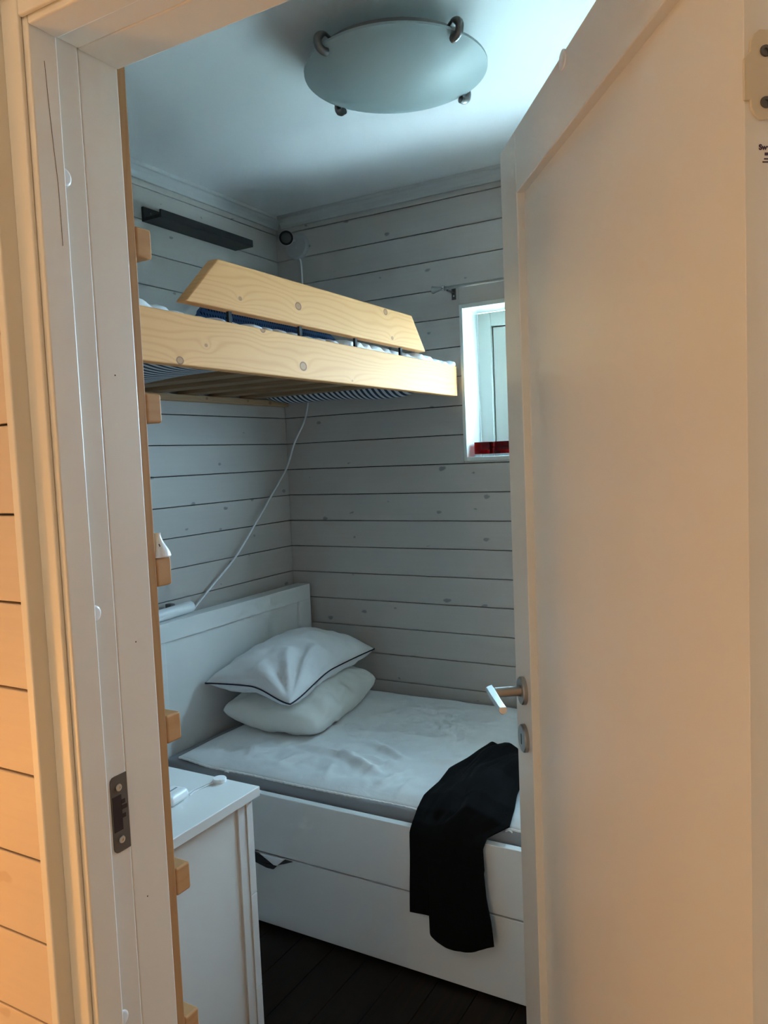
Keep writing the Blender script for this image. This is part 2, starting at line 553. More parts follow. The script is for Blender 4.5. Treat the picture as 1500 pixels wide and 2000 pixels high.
# left wall
wall_left = struct(box('wall_left', (XL - .12, YF - .1, 0), (XL - .018, 3.10, ZC), 'gap_dark', bevel=0), 'left bedroom wall of horizontal white-stained pine boards')
WXO0, WXO1, WZO0, WZO1 = WX0 - .014, WX1 + .014, WZ0 - .016, WZ1 + .017
firsty = None
for a, b in zip(joints[1:], joints[:-1]):
    if abs((b - a) - PITCHZ) < 1e-4 and firsty is not None:
        copy_at(firsty, Vector((WL[firsty].x, WL[firsty].y, a + GAP)), wall_left)
    else:
        o = box('board', (XL - .018, YF, a + GAP), (XL, YB + .015, b - GAP), 'wall_wood_y', wall_left, 0.0018)
        if abs((b - a) - PITCHZ) < 1e-4: firsty = o
# back wall with the window hole
wall_back = struct(thing('wall_back', None, None, ((XL + XR) / 2, YB, 0)), 'back bedroom wall of horizontal white-stained pine boards around the window')
for lo, hi in (((XL - .12, YB + .016, 0), (WXO0, YB + .19, ZC)), ((WXO1, YB + .016, 0), (XR + .12, YB + .19, ZC)),
               ((WXO0, YB + .016, 0), (WXO1, YB + .19, WZO0)), ((WXO0, YB + .016, WZO1), (WXO1, YB + .19, ZC))):
    box('wall_core', lo, hi, 'gap_dark', wall_back, bevel=0)
proto = {}
def back_board(x0, x1, a, b):
    key = (round(x0, 3), round(x1, 3), round(b - a, 4))
    if key in proto:
        s = proto[key]
        copy_at(s, Vector((WL[s].x, WL[s].y, a)), wall_back)
    else:
        proto[key] = box('board', (x0, YB, a), (x1, YB + .016, b), 'wall_wood_x', wall_back, 0.0018)
for a, b in zip(joints[1:], joints[:-1]):
    a, b = a + GAP, b - GAP
    if b <= WZO0 or a >= WZO1:
        back_board(XL, XR, a, b)
    else:
        back_board(XL, WXO0, a, b)
        back_board(WXO1, XR, a, b)
        if a < WZO0 - .004: back_board(WXO0, WXO1, a, WZO0)
        if b > WZO1 + .004: back_board(WXO0, WXO1, WZO1, b)
# right wall
wall_right = struct(box('wall_right', (XR + .016, YF - .1, 0), (XR + .12, 3.09, ZC), 'gap_dark', bevel=0), 'right bedroom wall of white-stained boards behind the door')
firsty = None
for a, b in zip(joints[1:], joints[:-1]):
    if abs((b - a) - PITCHZ) < 1e-4 and firsty is not None:
        copy_at(firsty, Vector((WL[firsty].x, WL[firsty].y, a + GAP)), wall_right)
    else:
        o = box('board', (XR, YF, a + GAP), (XR + .016, YB, b - GAP), 'wall_wood_y', wall_right, 0.0018)
        if abs((b - a) - PITCHZ) < 1e-4: firsty = o
# door wall
JL, JR = -0.848, -0.032                       # stop faces of left and right jamb
ZA, ZB, ZCC = 2.038, 2.045, 2.045
wall_front = struct(thing('wall_front', None, None, (-1.5, .74, 0)), 'wall with the doorway, boarded on the hallway side')
box('wall_core', (XL - .12, .655, 0), (JL - .052, YF, ZC), 'wall_core', wall_front, 0)
box('wall_core', (JR + .052, .655, 0), (1.35, YF, ZC), 'wall_core', wall_front, 0)
box('wall_core', (JL - .052, .655, ZA + .052), (JR + .052, YF, ZC), 'wall_core', wall_front, 0)
hj = [1.555 + .1150 * k for k in range(8, -1, -1)] + [1.555 - .1150 * k for k in range(1, 14)] + [0.0]
hp = None
for a, b in zip(hj[1:], hj[:-1]):
    if b - a < .01: continue
    if hp is None or abs((b - a) - .115) > 1e-4:
        o = box('board', (XL, .6345, a + GAP), (-0.902, .655, b - GAP), 'hall_wood', wall_front, 0.0018)
        hp = hp or o
    else:
        copy_at(hp, Vector((WL[hp].x, WL[hp].y, a + GAP)), wall_front)
box('wall_core', (.02, .6345, 0), (1.35, .655, ZC), 'hall_white', wall_front, 0)
# hallway shell (it holds the warm lamp light)
struct(box('wall_hall_back', (XL - .15, -1.75, 0), (1.45, -1.65, ZC), 'hall_white', bevel=0), 'far hallway wall behind the viewer')
struct(box('wall_hall_left', (XL - .15, -1.65, 0), (XL - .02, .634, ZC), 'hall_white', bevel=0), 'left hallway wall')
struct(box('wall_hall_right', (1.35, -1.65, 0), (1.45, .812, ZC), 'hall_white', bevel=0), 'right hallway wall')

# cornices
def cove(): return [(0, 0), (.010, 0), (.013, .010), (.020, .022), (.030, .033), (.036, .036), (.036, .049), (0, .049)]
zc0 = ZC - .049
c1 = prism('trim_1', [(XL + d, zc0 + h) for d, h in cove()], 'y', YF, YB, 'cornice_paint')
struct(c1, 'cove moulding along the ceiling above the left wall')
c2 = prism('trim_2', [(YB - d, zc0 + h) for d, h in cove()], 'x', XL + .036, XR, 'cornice_paint')
struct(c2, 'cove moulding along the ceiling above the back wall')
c3 = prism('trim_3', [(XR - d, zc0 + h) for d, h in cove()], 'y', YF, YB - .036, 'cornice_paint')
struct(c3, 'cove moulding along the ceiling above the right wall')

# ------------------------------------------------------------------ door frame
fr = thing('trim_4', 'off-white painted door frame around the doorway', None, (JL, .74, 0), None, 'structure')
BV = 0.0028
for side in (0, 1):
    def X(d):                                  # d = distance from the stop face into the wall
        return JL - d if side == 0 else JR + d
    def bar(nm, d0, d1, y0, y1, mat='trim_paint', z1=None):
        xa, xb = sorted((X(d0), X(d1)))
        return box(nm, (xa, y0, 0), (xb, y1, z1 if z1 else ZA + .05), mat, fr, BV)
    bar('door_stop', 0, .052, .662, .704)
    bar('jamb', .009, .052, .704, .744)
    bar('lining', .0105, .052, .744, .812)
    bar('casing', .0085, .0405, .6550, .662, z1=ZA + .0405)
    if side == 0:
        bar('edge_strip', .040, .0545, .6315, .6615, z1=ZA + .0545)
xa, xb = JL, JR
box('door_stop', (xa, .662, ZA), (xb, .704, ZA + .05), 'trim_paint', fr, BV)
box('head_jamb', (xa - .009, .704, ZB), (xb + .009, .744, ZA + .05), 'trim_paint', fr, BV)
box('lining', (xa - .0105, .744, ZCC), (xb + .0105, .812, ZA + .05), 'trim_paint', fr, BV)
box('casing', (xa - .0085, .6550, ZA + .0085), (xb + .0085, .662, ZA + .0405), 'trim_paint', fr, BV)
box('edge_strip', (xa - .040, .6315, ZA + .040), (xb + .040, .6615, ZA + .0545), 'trim_paint', fr, BV)
# round buffers in the rebate
for z in (1.871, 1.300, .729):
    b_ = lathe('buffer', [(0, .0022), (.0085, .0021), (.0108, .0014), (.0118, .0004), (.0118, 0)], (JL - .009, .7075, z), 'white_plastic', fr, (1, 0, 0), 20)
    b_['label'] = 'small round white buffer'
tube('crack', spline([(JL, .683, 2.003), (JL, .685, 1.954), (JL, .688, 1.899), (JL, .691, 1.849), (JL, .6915, 1.779)], 4), .00035, 'slot_brown', fr, 5)
for y, z in ((.772, 1.622), (.778, 1.246), (.769, .874)):
    lathe('nail_mark', [(.0011, -.0005), (.0011, .0002), (.0003, .0003)], (JL - .0105, y, z), 'slot_brown', fr, (1, 0, 0), 8)
# strike plate
def rrect(w, h, r, n=5):
    pts = []
    for qx, qy, a0 in ((w / 2 - r, h / 2 - r, 0), (-w / 2 + r, h / 2 - r, 90), (-w / 2 + r, -h / 2 + r, 180), (w / 2 - r, -h / 2 + r, 270)):
        for k in range(n + 1):
            a = math.radians(a0 + 90 * k / n)
            pts.append((qx + r * math.cos(a), qy + r * math.sin(a)))
    return pts
yc, zc = .7275, 1.016
sx = JL - .009
pp = [(yc - .0135 + .008 * (1 - math.cos(a)), zc + .046 + .008 * math.sin(a)) for a in (0, .52, 1.05, 1.57)]
poly = [(yc + .0155, zc + .054)] + pp[::-1] + [(p[0], 2 * zc - p[1]) for p in pp] + [(yc + .0155, zc - .054)]
sp = prism('strike_plate', poly, 'x', sx - .001, sx + .0012, 'plate_grey', fr)
sp['label'] = 'dark grey metal strike plate'
box('latch_hole', (sx + .0006, yc - .0115, zc - .024), (sx + .0016, yc + .004, zc + .026), 'slot_brown', sp, 0)
for dz, w in ((.012, .006), (.004, .009), (-.008, .006)):
    box('latch_tooth', (sx + .0008, yc + .004, zc + dz), (sx + .0018, yc + .004 + w, zc + dz + .006), 'slot_brown', sp, 0)
for dz in (.037, -.037):
    lathe('screw', [(0, .0012), (.0018, .0012), (.002, .0022), (.0048, .0022), (.0052, .001)], (sx + .001, yc, zc + dz), 'screw_zinc', sp, (1, 0, 0), 16)

# ------------------------------------------------------------------ the open door
F = Vector((-.534, 1.433))
dd = Vector((.572, -.820)).normalized()       # from free edge to hinge edge
nn = Vector((-.820, -.572)).normalized()      # hallway-face normal
DW, DH, DT = .826, 2.04, .040
def dxf(s, t, z):                              # s along the leaf, t out of the hallway face, z up
    p = F + dd * s + nn * t
    return (p.x, p.y, z)
door = thing('door_1', 'white panelled door standing half open into the bedroom', None, dxf(DW, -.02, 0), None, 'structure')
ST, RC = .106, .0145                            # stile width, panel recess
z0 = .010
def dbox(nm, s0, s1, t0, t1, za, zb, mat='door_paint', parent=None, bevel=.0018):
    return box(nm, (s0, t0, za), (s1, t1, zb), mat, parent or door, bevel, dxf)
dbox('stile', 0, ST, -DT, 0, z0, z0 + DH)
dbox('stile', DW - .002, DW, -DT, 0, z0, z0 + DH, bevel=.0006)
dbox('rail', ST, DW - .002, -DT, 0, z0 + DH - ST, z0 + DH)
dbox('rail', ST, DW - .002, -DT, 0, z0, z0 + .20)
dbox('panel', ST, DW - .002, -DT + RC, -RC, z0 + .20, z0 + DH - ST, bevel=0)
# lever handle
hz, hs = 1.043, .060
hd = thing('handle', None, None, dxf(hs, 0, hz))
hd.parent = door
hd.location = Vector(dxf(hs, 0, hz)) - WL[door]
hd['label'] = 'brushed steel lever handle'
def dlathe(nm, prof, s, t, z, mat, parent, n=28):
    v, f = lathe_geo(prof, (0, 0, 0), (0, 0, 1), n)
    v = [dxf(s + p[0], t + p[2], z + p[1]) for p in v]
    o = obj(nm, v, f, mat, parent)
    shade(o, 35)
    return o
dlathe('rosette', [(.0265, 0), (.0265, .006), (.0245, .0085), (.011, .0085), (.011, .010)], hs, 0, hz, 'steel', hd)
dlathe('neck', [(.0105, .009), (.0095, .012), (.0095, .056)], hs, 0, hz, 'steel', hd)
def lever():
    """half-round bar with a flat top that runs from the neck's end back towards the hinge side, slightly arched"""
    v, f = [], []
    N = 14
    sec = [(0, .006), (-.014, .006), (-.0155, .000), (-.013, -.006), (-.007, -.009), (-.001, -.006), (.0015, .000)]
    M = len(sec)
    for i in range(N + 1):
        a = i / N
        s = hs - .010 + .122 * a
        t = .071 + .004 * math.sin(a * math.pi * .5)
        k = 1.0 - .12 * a
        for (dt, dz) in sec:
            v.append(dxf(s if i else s + dt * .9 + .0, t + dt * k, hz + dz * k + .003))
    for i in range(N):
        for k in range(M):
            f.append((i * M + k, i * M + (k + 1) % M, i * M + M + (k + 1) % M, i * M + M + k))
    f += [tuple(range(M)), tuple(N * M + k for k in range(M))]
    return obj('lever', v, f, 'chrome', hd, bevel=.001)
lever()
es = dlathe('key_escutcheon', [(.0265, 0), (.0265, .006), (.0245, .0085), (.0005, .0085)], hs, 0, .951, 'steel', door)
es['label'] = 'round steel keyhole plate'
dbox('keyhole', hs - .0022, hs + .0022, .0083, .0090, .940, .960, 'slot_black', es, 0)
bf = dlathe('buffer', [(.0135, -.0005), (.0135, .0018), (.011, .0028), (.001, .003)], .368, 0, 2.040, 'white_plastic', door)
bf['label'] = 'round white pad near the top edge of the door'
# hinge leaf on the hinge edge (t runs across the edge) and maker's label
def hxf(t, e, z): return dxf(DW + e, -t, z)
def hinge(zc_):
    pts = [(.004, zc_ - .018), (.0045, zc_ - .024)]
    pts += [(.017 + .0125 * math.cos(a), zc_ - .022 - .0125 * math.sin(a)) for a in (2.9, 2.4, 1.9, 1.2, .6, 0)]
    pts += [(.0295, zc_ + .028)]
    pts += [(.017 + .0125 * math.cos(a), zc_ + .028 + .0125 * math.sin(a)) for a in (.6, 1.2, 1.9, 2.4, 2.9)]
    pts += [(.0045, zc_ + .030), (.004, zc_ + .022), (-.0016, zc_ + .016), (-.0016, zc_ - .018)]
    n = len(pts)
    v = [hxf(p[0], .0, p[1]) for p in pts] + [hxf(p[0], .0028, p[1]) for p in pts]
    f = [tuple(range(n)), tuple(range(2 * n - 1, n - 1, -1))] + [(i, (i + 1) % n, n + (i + 1) % n, n + i) for i in range(n)]
    h = obj('hinge', v, f, 'hinge_cream', door, bevel=.0008)
    for dz in (.022, -.020):
        vv, ff = lathe_geo([(0, .0), (.0018, .0), (.002, .0012), (.0046, .0016), (.005, .0002)], (0, 0, 0), (0, 0, 1), 16)
        o = obj('screw', [hxf(.0175 + p[0], .0027 + p[2], zc_ + dz + p[1]) for p in vv], ff, 'plate_grey', h)
        shade(o)
    return h
hinge(1.800)
hinge(.28)
# maker's print on the hinge edge
cu = bpy.data.curves.new('print', 'FONT')
cu.body = 'Swed'
cu.size = .0062
cu.offset = .0003
tmp = bpy.data.objects.new('print_tmp', cu)
C.objects.link(tmp)
bpy.context.view_layer.update()
me_ = bpy.data.meshes.new_from_object(tmp.evaluated_get(bpy.context.evaluated_depsgraph_get()))
bpy.data.objects.remove(tmp, do_unlink=True)
pv = [hxf(.0125 + p.co.x, .0003, 1.7420 + p.co.y) for p in me_.vertices]
pr = obj('maker_print', pv, [tuple(q.vertices) for q in me_.polygons], 'print_purple', door)
pr['label'] = 'small dark maker print on the hinge edge'
for t0_, t1_, zz in ((.0178, .036, 1.7372), (.0172, .036, 1.7338), (.0158, .036, 1.7312)):
    box('print_line', (t0_, 0, zz), (t1_, .0003, zz + (.0024 if zz > 1.735 else .0011)), 'print_purple', pr, 0, hxf)

# ------------------------------------------------------------------ window
win = thing('window_1', 'white-framed window in the back wall, its hidden right part widened for daylight', None, ((WX0 + WX1) / 2, YB, WZ0), None, 'structure')
Yg = 3.05
box('lining', (WXO0, YB - .004, WZO0), (WX0, Yg, WZO1), 'window_paint', win)
box('lining', (WX1, YB - .004, WZO0), (WXO1, Yg, WZO1), 'window_paint', win)
box('lining', (WX0, YB - .004, WZ1), (WX1, Yg, WZO1), 'window_paint', win)
box('sill', (WX0, YB - .004, WZO0), (WX1, Yg, WZ0), 'window_paint', win)
FW = .056
def ring(nm, x0, x1, za, zb, w, y0, y1, mat, bottom=None):
    bw = bottom or w
    box(nm, (x0, y0, za), (x0 + w, y1, zb), mat, win, .002)
    box(nm, (x1 - w, y0, za), (x1, y1, zb), mat, win, .002)
    box(nm, (x0 + w, y0, zb - w), (x1 - w, y1, zb), mat, win, .002)
    box(nm, (x0 + w, y0, za), (x1 - w, y1, za + bw), mat, win, .002)
ring('window_frame', WX0, WX1, WZ0, WZ1, FW, Yg, Yg + .06, 'window_paint', .035)
ring('sash', WX0 + FW + .004, WX1 - FW - .004, WZ0 + .039, WZ1 - FW - .004, .056, Yg + .016, Yg + .056, 'window_paint')
ring('gasket', WX0 + FW, WX1 - FW, WZ0 + .035, WZ1 - FW, .006, Yg + .024, Yg + .05, 'slot_black')  # the black also stands in for the gasket's shadow round the sash
box('glass_pane', (WX0 + 2 * FW, Yg + .034, WZ0 + .09), (WX1 - 2 * FW, Yg + .038, WZ1 - 2 * FW), 'window_glass', win, 0)

# ------------------------------------------------------------------ ladder
LX = -.900
lad = thing('bunk_ladder', 'brown wooden ladder fixed upright beside the door frame', 'ladder', (-1.09, .845, 0))
stile = box('stile', (LX - .045, .8145, 0), (LX, .8665, 2.45), 'pine_ladder', lad, .003)
copy_at(stile, WL[stile] + Vector((-.37, 0, 0)), lad)
rung = None
for z in (1.832, 1.583, 1.330, 1.081, .833, .585, .337, .10):
    if rung is None:
        rung = box('rung', (LX - .430, .8668, z - .0225), (LX, .898, z + .0225), 'pine_rung', lad, .004)
    else:
        copy_at(rung, Vector((WL[rung].x, WL[rung].y, z - .0225)), lad)

# ------------------------------------------------------------------ upper bunk
RX = -1.283
bunk = thing('upper_bunk', 'pine upper bunk with a slanted-end guard board', 'bunk bed', (-1.72, 1.9, 1.72))
box('front_rail', (RX - .034, .92, 1.722), (RX, 2.886, 1.841), 'pine_rail', bunk, .004)
prism('guard_board', [(1.374, 1.871), (2.614, 1.871), (2.512, 1.989), (1.494, 1.989)], 'x', RX - .034, RX, 'pine_guard', bunk, .004)
for y in (1.545, 1.846, 2.146, 2.447):
    box('bracket', (RX - .022, y - .006, 1.832), (RX - .014, y + .006, 1.880), 'slot_black', bunk, .0005)
box('ledger', (XL, .92, 1.736), (XL + .034, 2.885, 1.760), 'pine_ledger', bunk, .002)
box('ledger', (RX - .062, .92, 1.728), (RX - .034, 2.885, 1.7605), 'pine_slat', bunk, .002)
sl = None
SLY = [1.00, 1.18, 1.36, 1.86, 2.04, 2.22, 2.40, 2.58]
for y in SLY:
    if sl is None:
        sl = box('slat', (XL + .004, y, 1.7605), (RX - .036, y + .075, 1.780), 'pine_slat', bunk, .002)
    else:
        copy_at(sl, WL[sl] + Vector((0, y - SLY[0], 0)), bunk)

# ticking mattress: sags a little between the slats
def mattress_fn():
    x0, x1, y0, y1 = XL + .014, RX - .040, .94, 2.872
    def sag(y, x):
        s = 0.0
        for a, b, am in [(p + .075, q, .010) for p, q in zip(SLY, SLY[1:]) if q - p < .3] + [(1.435, 1.86, .040), (2.655, 2.87, .044)]:
            if a < y < b:
                s = am * math.sin(math.pi * (y - a) / (b - a)) ** .8
        e = min(1, (x - x0) / .10, (x1 - x) / .14)
        amp = 1 + .5 * ns(x * 3, y * 2, 4)
        return amp * s * max(0, e) ** .5
    NX, NY = 46, 130
    v, f = grid(NX, NY, lambda a, b: (x0 + (x1 - x0) * a, y0 + (y1 - y0) * b, 1.7815 - sag(y0 + (y1 - y0) * b, x0 + (x1 - x0) * a)))
    nb = len(v)
    vt, ft = grid(NX, NY, lambda a, b: (x0 + (x1 - x0) * a, y0 + (y1 - y0) * b, 1.838))
    v += vt
    f += [tuple(i + nb for i in reversed(q)) for q in ft]
    W = NX + 1
    for i in range(NX):
        for row in (0, NY):
            k = row * W + i
            f.append((k, k + 1, nb + k + 1, nb + k))
    for j in range(NY):
        for col in (0, NX):
            k = j * W + col
            f.append((k, k + W, nb + k + W, nb + k))
    return v, f
v, f = mattress_fn()
mt_ = obj('bunk_mattress', v, f, 'ticking_stripe', None, smooth=True)
tag(mt_, 'blue and white striped ticking mattress sagging between the bunk slats', 'mattress')
# white quilted cover with a ruffled front edge
def cover():
    x0, x1, y0, y1 = XL + .02, RX - .036, .95, 2.876
    def top(a, b):
        y = y0 + (y1 - y0) * b
        x = x0 + (x1 - x0) * a
        e = min(a * 14, (1 - a) * 9, b * 30, (1 - b) * 18, 1.0)
        ruf = sstep(.80, .97, a)
        z = 1.846 + .016 * max(0, e) ** .5 + ruf * (.006 * math.sin(y * 95 + 3 * ns(y * 9, 1)) + .010 * ns(y * 6, 2.2)) + .006 * ns(x * 6, y * 6, 1)
        z += ruf * .014 * sstep(1.45, 1.2, y) + .012 * ruf * sstep(2.05, 2.2, y)
        z += -.010 * ruf * sstep(2.55, 2.8, y)
        xx = x + ruf * .012 * ns(y * 12, 5.5)
        if y > 2.52: xx += .030 * ruf * sstep(2.52, 2.62, y)
        return (xx, y, z)
    NX, NY = 40, 220
    v, f = grid(NX, NY, top)
    nb = len(v)
    v += [(p[0], p[1], 1.8385) if min(i % (NX + 1), NX - i % (NX + 1)) else (p[0], p[1], min(p[2] - .004, 1.8415)) for i, p in enumerate(v[:nb])]
    f += [tuple(i + nb for i in reversed(q)) for q in list(f)]
    W = NX + 1
    for i in range(NX):
        for row in (0, NY):
            k = row * W + i
            f.append((k, k + 1, nb + k + 1, nb + k))
    for j in range(NY):
        for col in (0, NX):
            k = j * W + col
            f.append((k, k + W, nb + k + W, nb + k))
    return v, f
v, f = cover()
tag(obj('bunk_mattress_pad', v, f, 'sheet_white', None, smooth=True), 'white quilted pad with ruffled edge on the upper bunk mattress', 'mattress pad')

# pillow-like bodies -------------------------------------------------------
def pillow(name, corners, th_top, th_bot, mat, label, cat, N=56, pinch=.06, power=.5, wr=.004, seed=0., folds=None, zmin=-1., droop=0., bpow=None, rnd=0.):
    c = [Vector(p) for p in corners]            # order: (u-,v-) (u+,v-) (u+,v+) (u-,v+)
    cen = sum(c, Vector()) / 4
    def base(a, b):
        u, w = 2 * a - 1, 2 * b - 1
        # edges drawn inwards between the corners
        ua = .5 + u * .5 * (1 - pinch * (1 - w * w))
        wa = .5 + w * .5 * (1 - pinch * (1 - u * u))
        rr_ = 1 - rnd * (abs(u) ** 4) * (abs(w) ** 4)
        ua, wa = .5 + (ua - .5) * rr_, .5 + (wa - .5) * rr_
        p = (c[0] * (1 - ua) + c[1] * ua) * (1 - wa) + (c[3] * (1 - ua) + c[2] * ua) * wa
        return p, u, w
    def prof(u, w):
        return max(0.0, (1 - abs(u) ** 2.4) * (1 - abs(w) ** 2.4)) ** power
    def surf(sgn):
        def fn(a, b):
            p, u, w = base(a, b)
            h = prof(u, w) if sgn > 0 or bpow is None else prof(u, w) ** (bpow / power)
            z = (th_top if sgn > 0 else -th_bot) * h
            wv = wr * (ns(p.x * 14 + seed, p.y * 14, p.z * 10) + .6 * ns(p.x * 30, p.y * 30 + seed, 1.5)) * min(1, h * 2.2)
            if folds and sgn > 0: wv += folds(u, w) * min(1, h * 2.5)
            zz = p.z + z + wv - droop * sstep(.50, .98, a * (1 - b))
            return (p.x, p.y, max(zz, zmin) if sgn < 0 else zz)
        return fn
    v, f = grid(N, N, surf(1))
    nb = len(v)
    vb, fb = grid(N, N, surf(-1))
    idx = {}
    W = N + 1
    vv = list(v)
    for k, p in enumerate(vb):
        i, j = k % W, k // W
        if i in (0, N) or j in (0, N): idx[k] = k
        else:
            idx[k] = len(vv)
            vv.append(p)
    f += [tuple(idx[k] for k in reversed(q)) for q in fb]
    o = obj(name, vv, f, mat, None, smooth=True)
    tag(o, label, cat)
    edge = [v[i] for i in range(N)] + [v[j * W + N] for j in range(N)] + [v[N * W + i] for i in range(N, 0, -1)] + [v[j * W] for j in range(N, 0, -1)]
    return o, edge
def fan(u, w):
    # folds radiating from the front corner (u=+1, w=-1)
    du, dw = 1 - u, 1 + w
    r = math.hypot(du, dw)
    a = math.atan2(dw, du)
    return .016 * math.sin(a * 11.0 + .6) * math.exp(-((r - .55) / .38) ** 2) - .012 * math.exp(-(r / .30) ** 2)
def gather(u, w):
    # bunched cloth at the end away from the headboard, long slack creases elsewhere
    g = math.exp(-((1 - u) / .30) ** 2)
    return .010 * g * math.sin(w * 13 + 2 * u) + .006 * math.sin(u * 4 + w * 7 + 1.0) * math.exp(-((w + .5) / .35) ** 2)
lowp, _ = pillow('bed_pillow', [(-1.985, 2.165, .572), (-1.580, 2.225, .535), (-1.635, 2.775, .572), (-2.010, 2.78, .585)], .080, .085, 'pillow_cream',
       'plump off-white pillow lying directly on the lower bed', 'pillow', pinch=.02, power=.42, wr=.010, seed=3., zmin=.494, bpow=.36, rnd=.06, folds=gather)
upp, edge = pillow('bed_pillow', [(-2.022, 2.150, .680), (-1.640, 2.160, .686), (-1.690, 2.835, .676), (-2.015, 2.76, .735)], .105, .062, 'pillow_white',
       'white pillow with dark navy piping on top of the other pillow', 'pillow', wr=.007, seed=9., folds=fan, droop=.042, bpow=.36)
lp = obj('piping', *tube_geo(edge + [edge[0]], .0028, 6), 'piping_navy', upp)
lp['label'] = 'dark navy piping along the seam'

# ------------------------------------------------------------------ blue bedding on the bunk
bl, _ = pillow('blue_duvet', [(-2.05, 2.16, 1.882), (-1.46, 1.60, 1.882), (-1.46, 2.30, 1.882), (-2.05, 2.75, 1.882)], .115, .018, 'navy_check',
       'folded navy blue checked duvet behind the guard board', 'duvet', pinch=.02, power=.35, wr=.008, seed=21.)

# ------------------------------------------------------------------ lower bed
BY, BH = 1.890, .443
bed = thing('lower_bed', 'white painted lower bed with panelled headboard and drawer front', 'bed', (-1.05, 2.39, 0))
HX = -2.045
hb = box('headboard', (-2.112, BY + .012, 0.0), (HX - .013, 2.884, .928), 'bed_paint', bed, .002)
box('top_rail', (HX - .013, BY + .012, .868), (HX, 2.884, .936), 'bed_paint', hb, .0018)
box('ledge', (-2.112, BY + .012, .928), (HX - .013, 2.884, .936), 'bed_paint', hb, .001)
box('stile', (HX - .013, 2.800, .10), (HX, 2.884, .868), 'bed_paint', hb, .0018)
box('stile', (HX - .013, BY + .012, .10), (HX, BY + .096, .868), 'bed_paint', hb, .0018)
box('side_rail', (HX - .06, BY, .2515), (-.060, BY + .024, BH), 'bed_paint', bed, .002)
box('drawer_front', (HX - .03, BY + .004, .012), (-.075, BY + .022, .2445), 'bed_paint', bed, .002)
box('side_rail', (HX, 2.860, .250), (-.060, 2.884, BH - .02), 'bed_paint', bed, .002)
box('footboard', (-.060, BY, 0), (-.010, 2.884, .52), 'bed_paint', bed, .002)
box('base_board', (HX, BY + .024, .254), (-.060, 2.860, .2615), 'bed_paint', bed, 0)

mat_ = obj('bed_mattress', *grid(1, 1, lambda a, b: (0, 0, 0)), 'mattress_grey') if False else None
def mattress_body(lo, hi, r):
    NX, NY = 60, 30
    def fn(a, b):
        x = lo[0] + (hi[0] - lo[0]) * a
        y = lo[1] + (hi[1] - lo[1]) * b
        return (x, y, hi[2] + .003 * ns(x * 5, y * 5))
    v, f = grid(NX, NY, fn)
    nb = len(v)
    W = NX + 1
    per = [i for i in range(NX)] + [j * W + NX for j in range(NY)] + [NY * W + i for i in range(NX, 0, -1)] + [j * W for j in range(NY, 0, -1)]
    rows = 6
    ids = [per]
    for k in range(1, rows + 1):
        t = k / rows
        row = []
        for p in per:
            q = v[p]
            bul = .010 * math.sin(math.pi * t) + .004 * ns(q[0] * 9, q[1] * 9, t * 3)
            ox = -bul if abs(q[0] - lo[0]) < 1e-6 else bul if abs(q[0] - hi[0]) < 1e-6 else 0
            oy = -bul if abs(q[1] - lo[1]) < 1e-6 else 0
            row.append(len(v))
            v.append((q[0] + ox, q[1] + oy, hi[2] + (lo[2] - hi[2]) * t))
        ids.append(row)
    n = len(per)
    for r0, r1 in zip(ids, ids[1:]):
        f += [(r0[i], r0[(i + 1) % n], r1[(i + 1) % n], r1[i]) for i in range(n)]
    f.append(tuple(ids[-1]))
    return v, f
v, f = mattress_body((-2.030, 1.932, .262), (-.072, 2.852, .468), .02)
tag(obj('bed_mattress', v, f, 'mattress_grey', None, smooth=True, bevel=.008), 'grey mattress in the lower bed, seen below the white topper', 'mattress')
# white topper with a scalloped hem
TX0, TX1, TY0, TY1 = -1.968, -.085, 1.944, 2.872
def ridge(x, y, x0, y0, x1, y1, h, w):
    d = Vector((x1 - x0, y1 - y0))
    L = d.length
    t = max(0, min(1, ((x - x0) * d.x + (y - y0) * d.y) / (L * L)))
    dx, dy = x - x0 - d.x * t, y - y0 - d.y * t
    s = dx * (-d.y / L) + dy * (d.x / L)
    return h * math.exp(-(dx * dx + dy * dy) / (w * w)) * math.sin(math.pi * min(1, max(0, t)) * .9 + .15) * (1 + .8 * (s / w))
RID = [(-1.62, 2.18, -1.20, 2.14, .012, .018), (-1.42, 2.30, -1.20, 2.20, .014, .016), (-1.45, 2.16, -1.22, 2.06, .016, .02),
       (-1.2, 2.22, -.98, 2.24, .012, .02), (-1.28, 2.02, -1.22, 2.20, .010, .016), (-1.20, 1.98, -1.16, 2.14, .009, .014),
       (-1.12, 1.97, -1.10, 2.1, .008, .014), (-1.38, 1.98, -1.42, 2.1, .006, .014), (-1.80, 2.02, -1.68, 2.12, .008, .02), (-1.6, 2.0, -1.55, 2.14, .006, .018),
       (-1.72, 2.0, -1.74, 2.1, .006, .016), (-1.55, 2.35, -1.2, 2.42, .006, .02)]
def top_z(x, y):
    e = min((y - TY0) / .07, (x - TX0) / .10, (TY1 - y) / .05, (TX1 - x) / .05)
    e = max(0.0, min(1.0, e))
    z = .472 + .018 * (1 - (1 - e) ** 2)
    z += 1.3 * sum(ridge(x, y, *r) for r in RID) * e
    z += (.009 * ns(x * 5, y * 6, 2) + .0060 * ns(x * 13, y * 15, 5) + .0036 * ns(x * 30, y * 28, 7)) * e * (.45 + .75 * sstep(2.5, 2.1, y))
    z += .006 * e * sstep(2.2, 2.75, y)
    if x < -1.80: z += .012 * sstep(-1.80, -1.97, x)
    return z
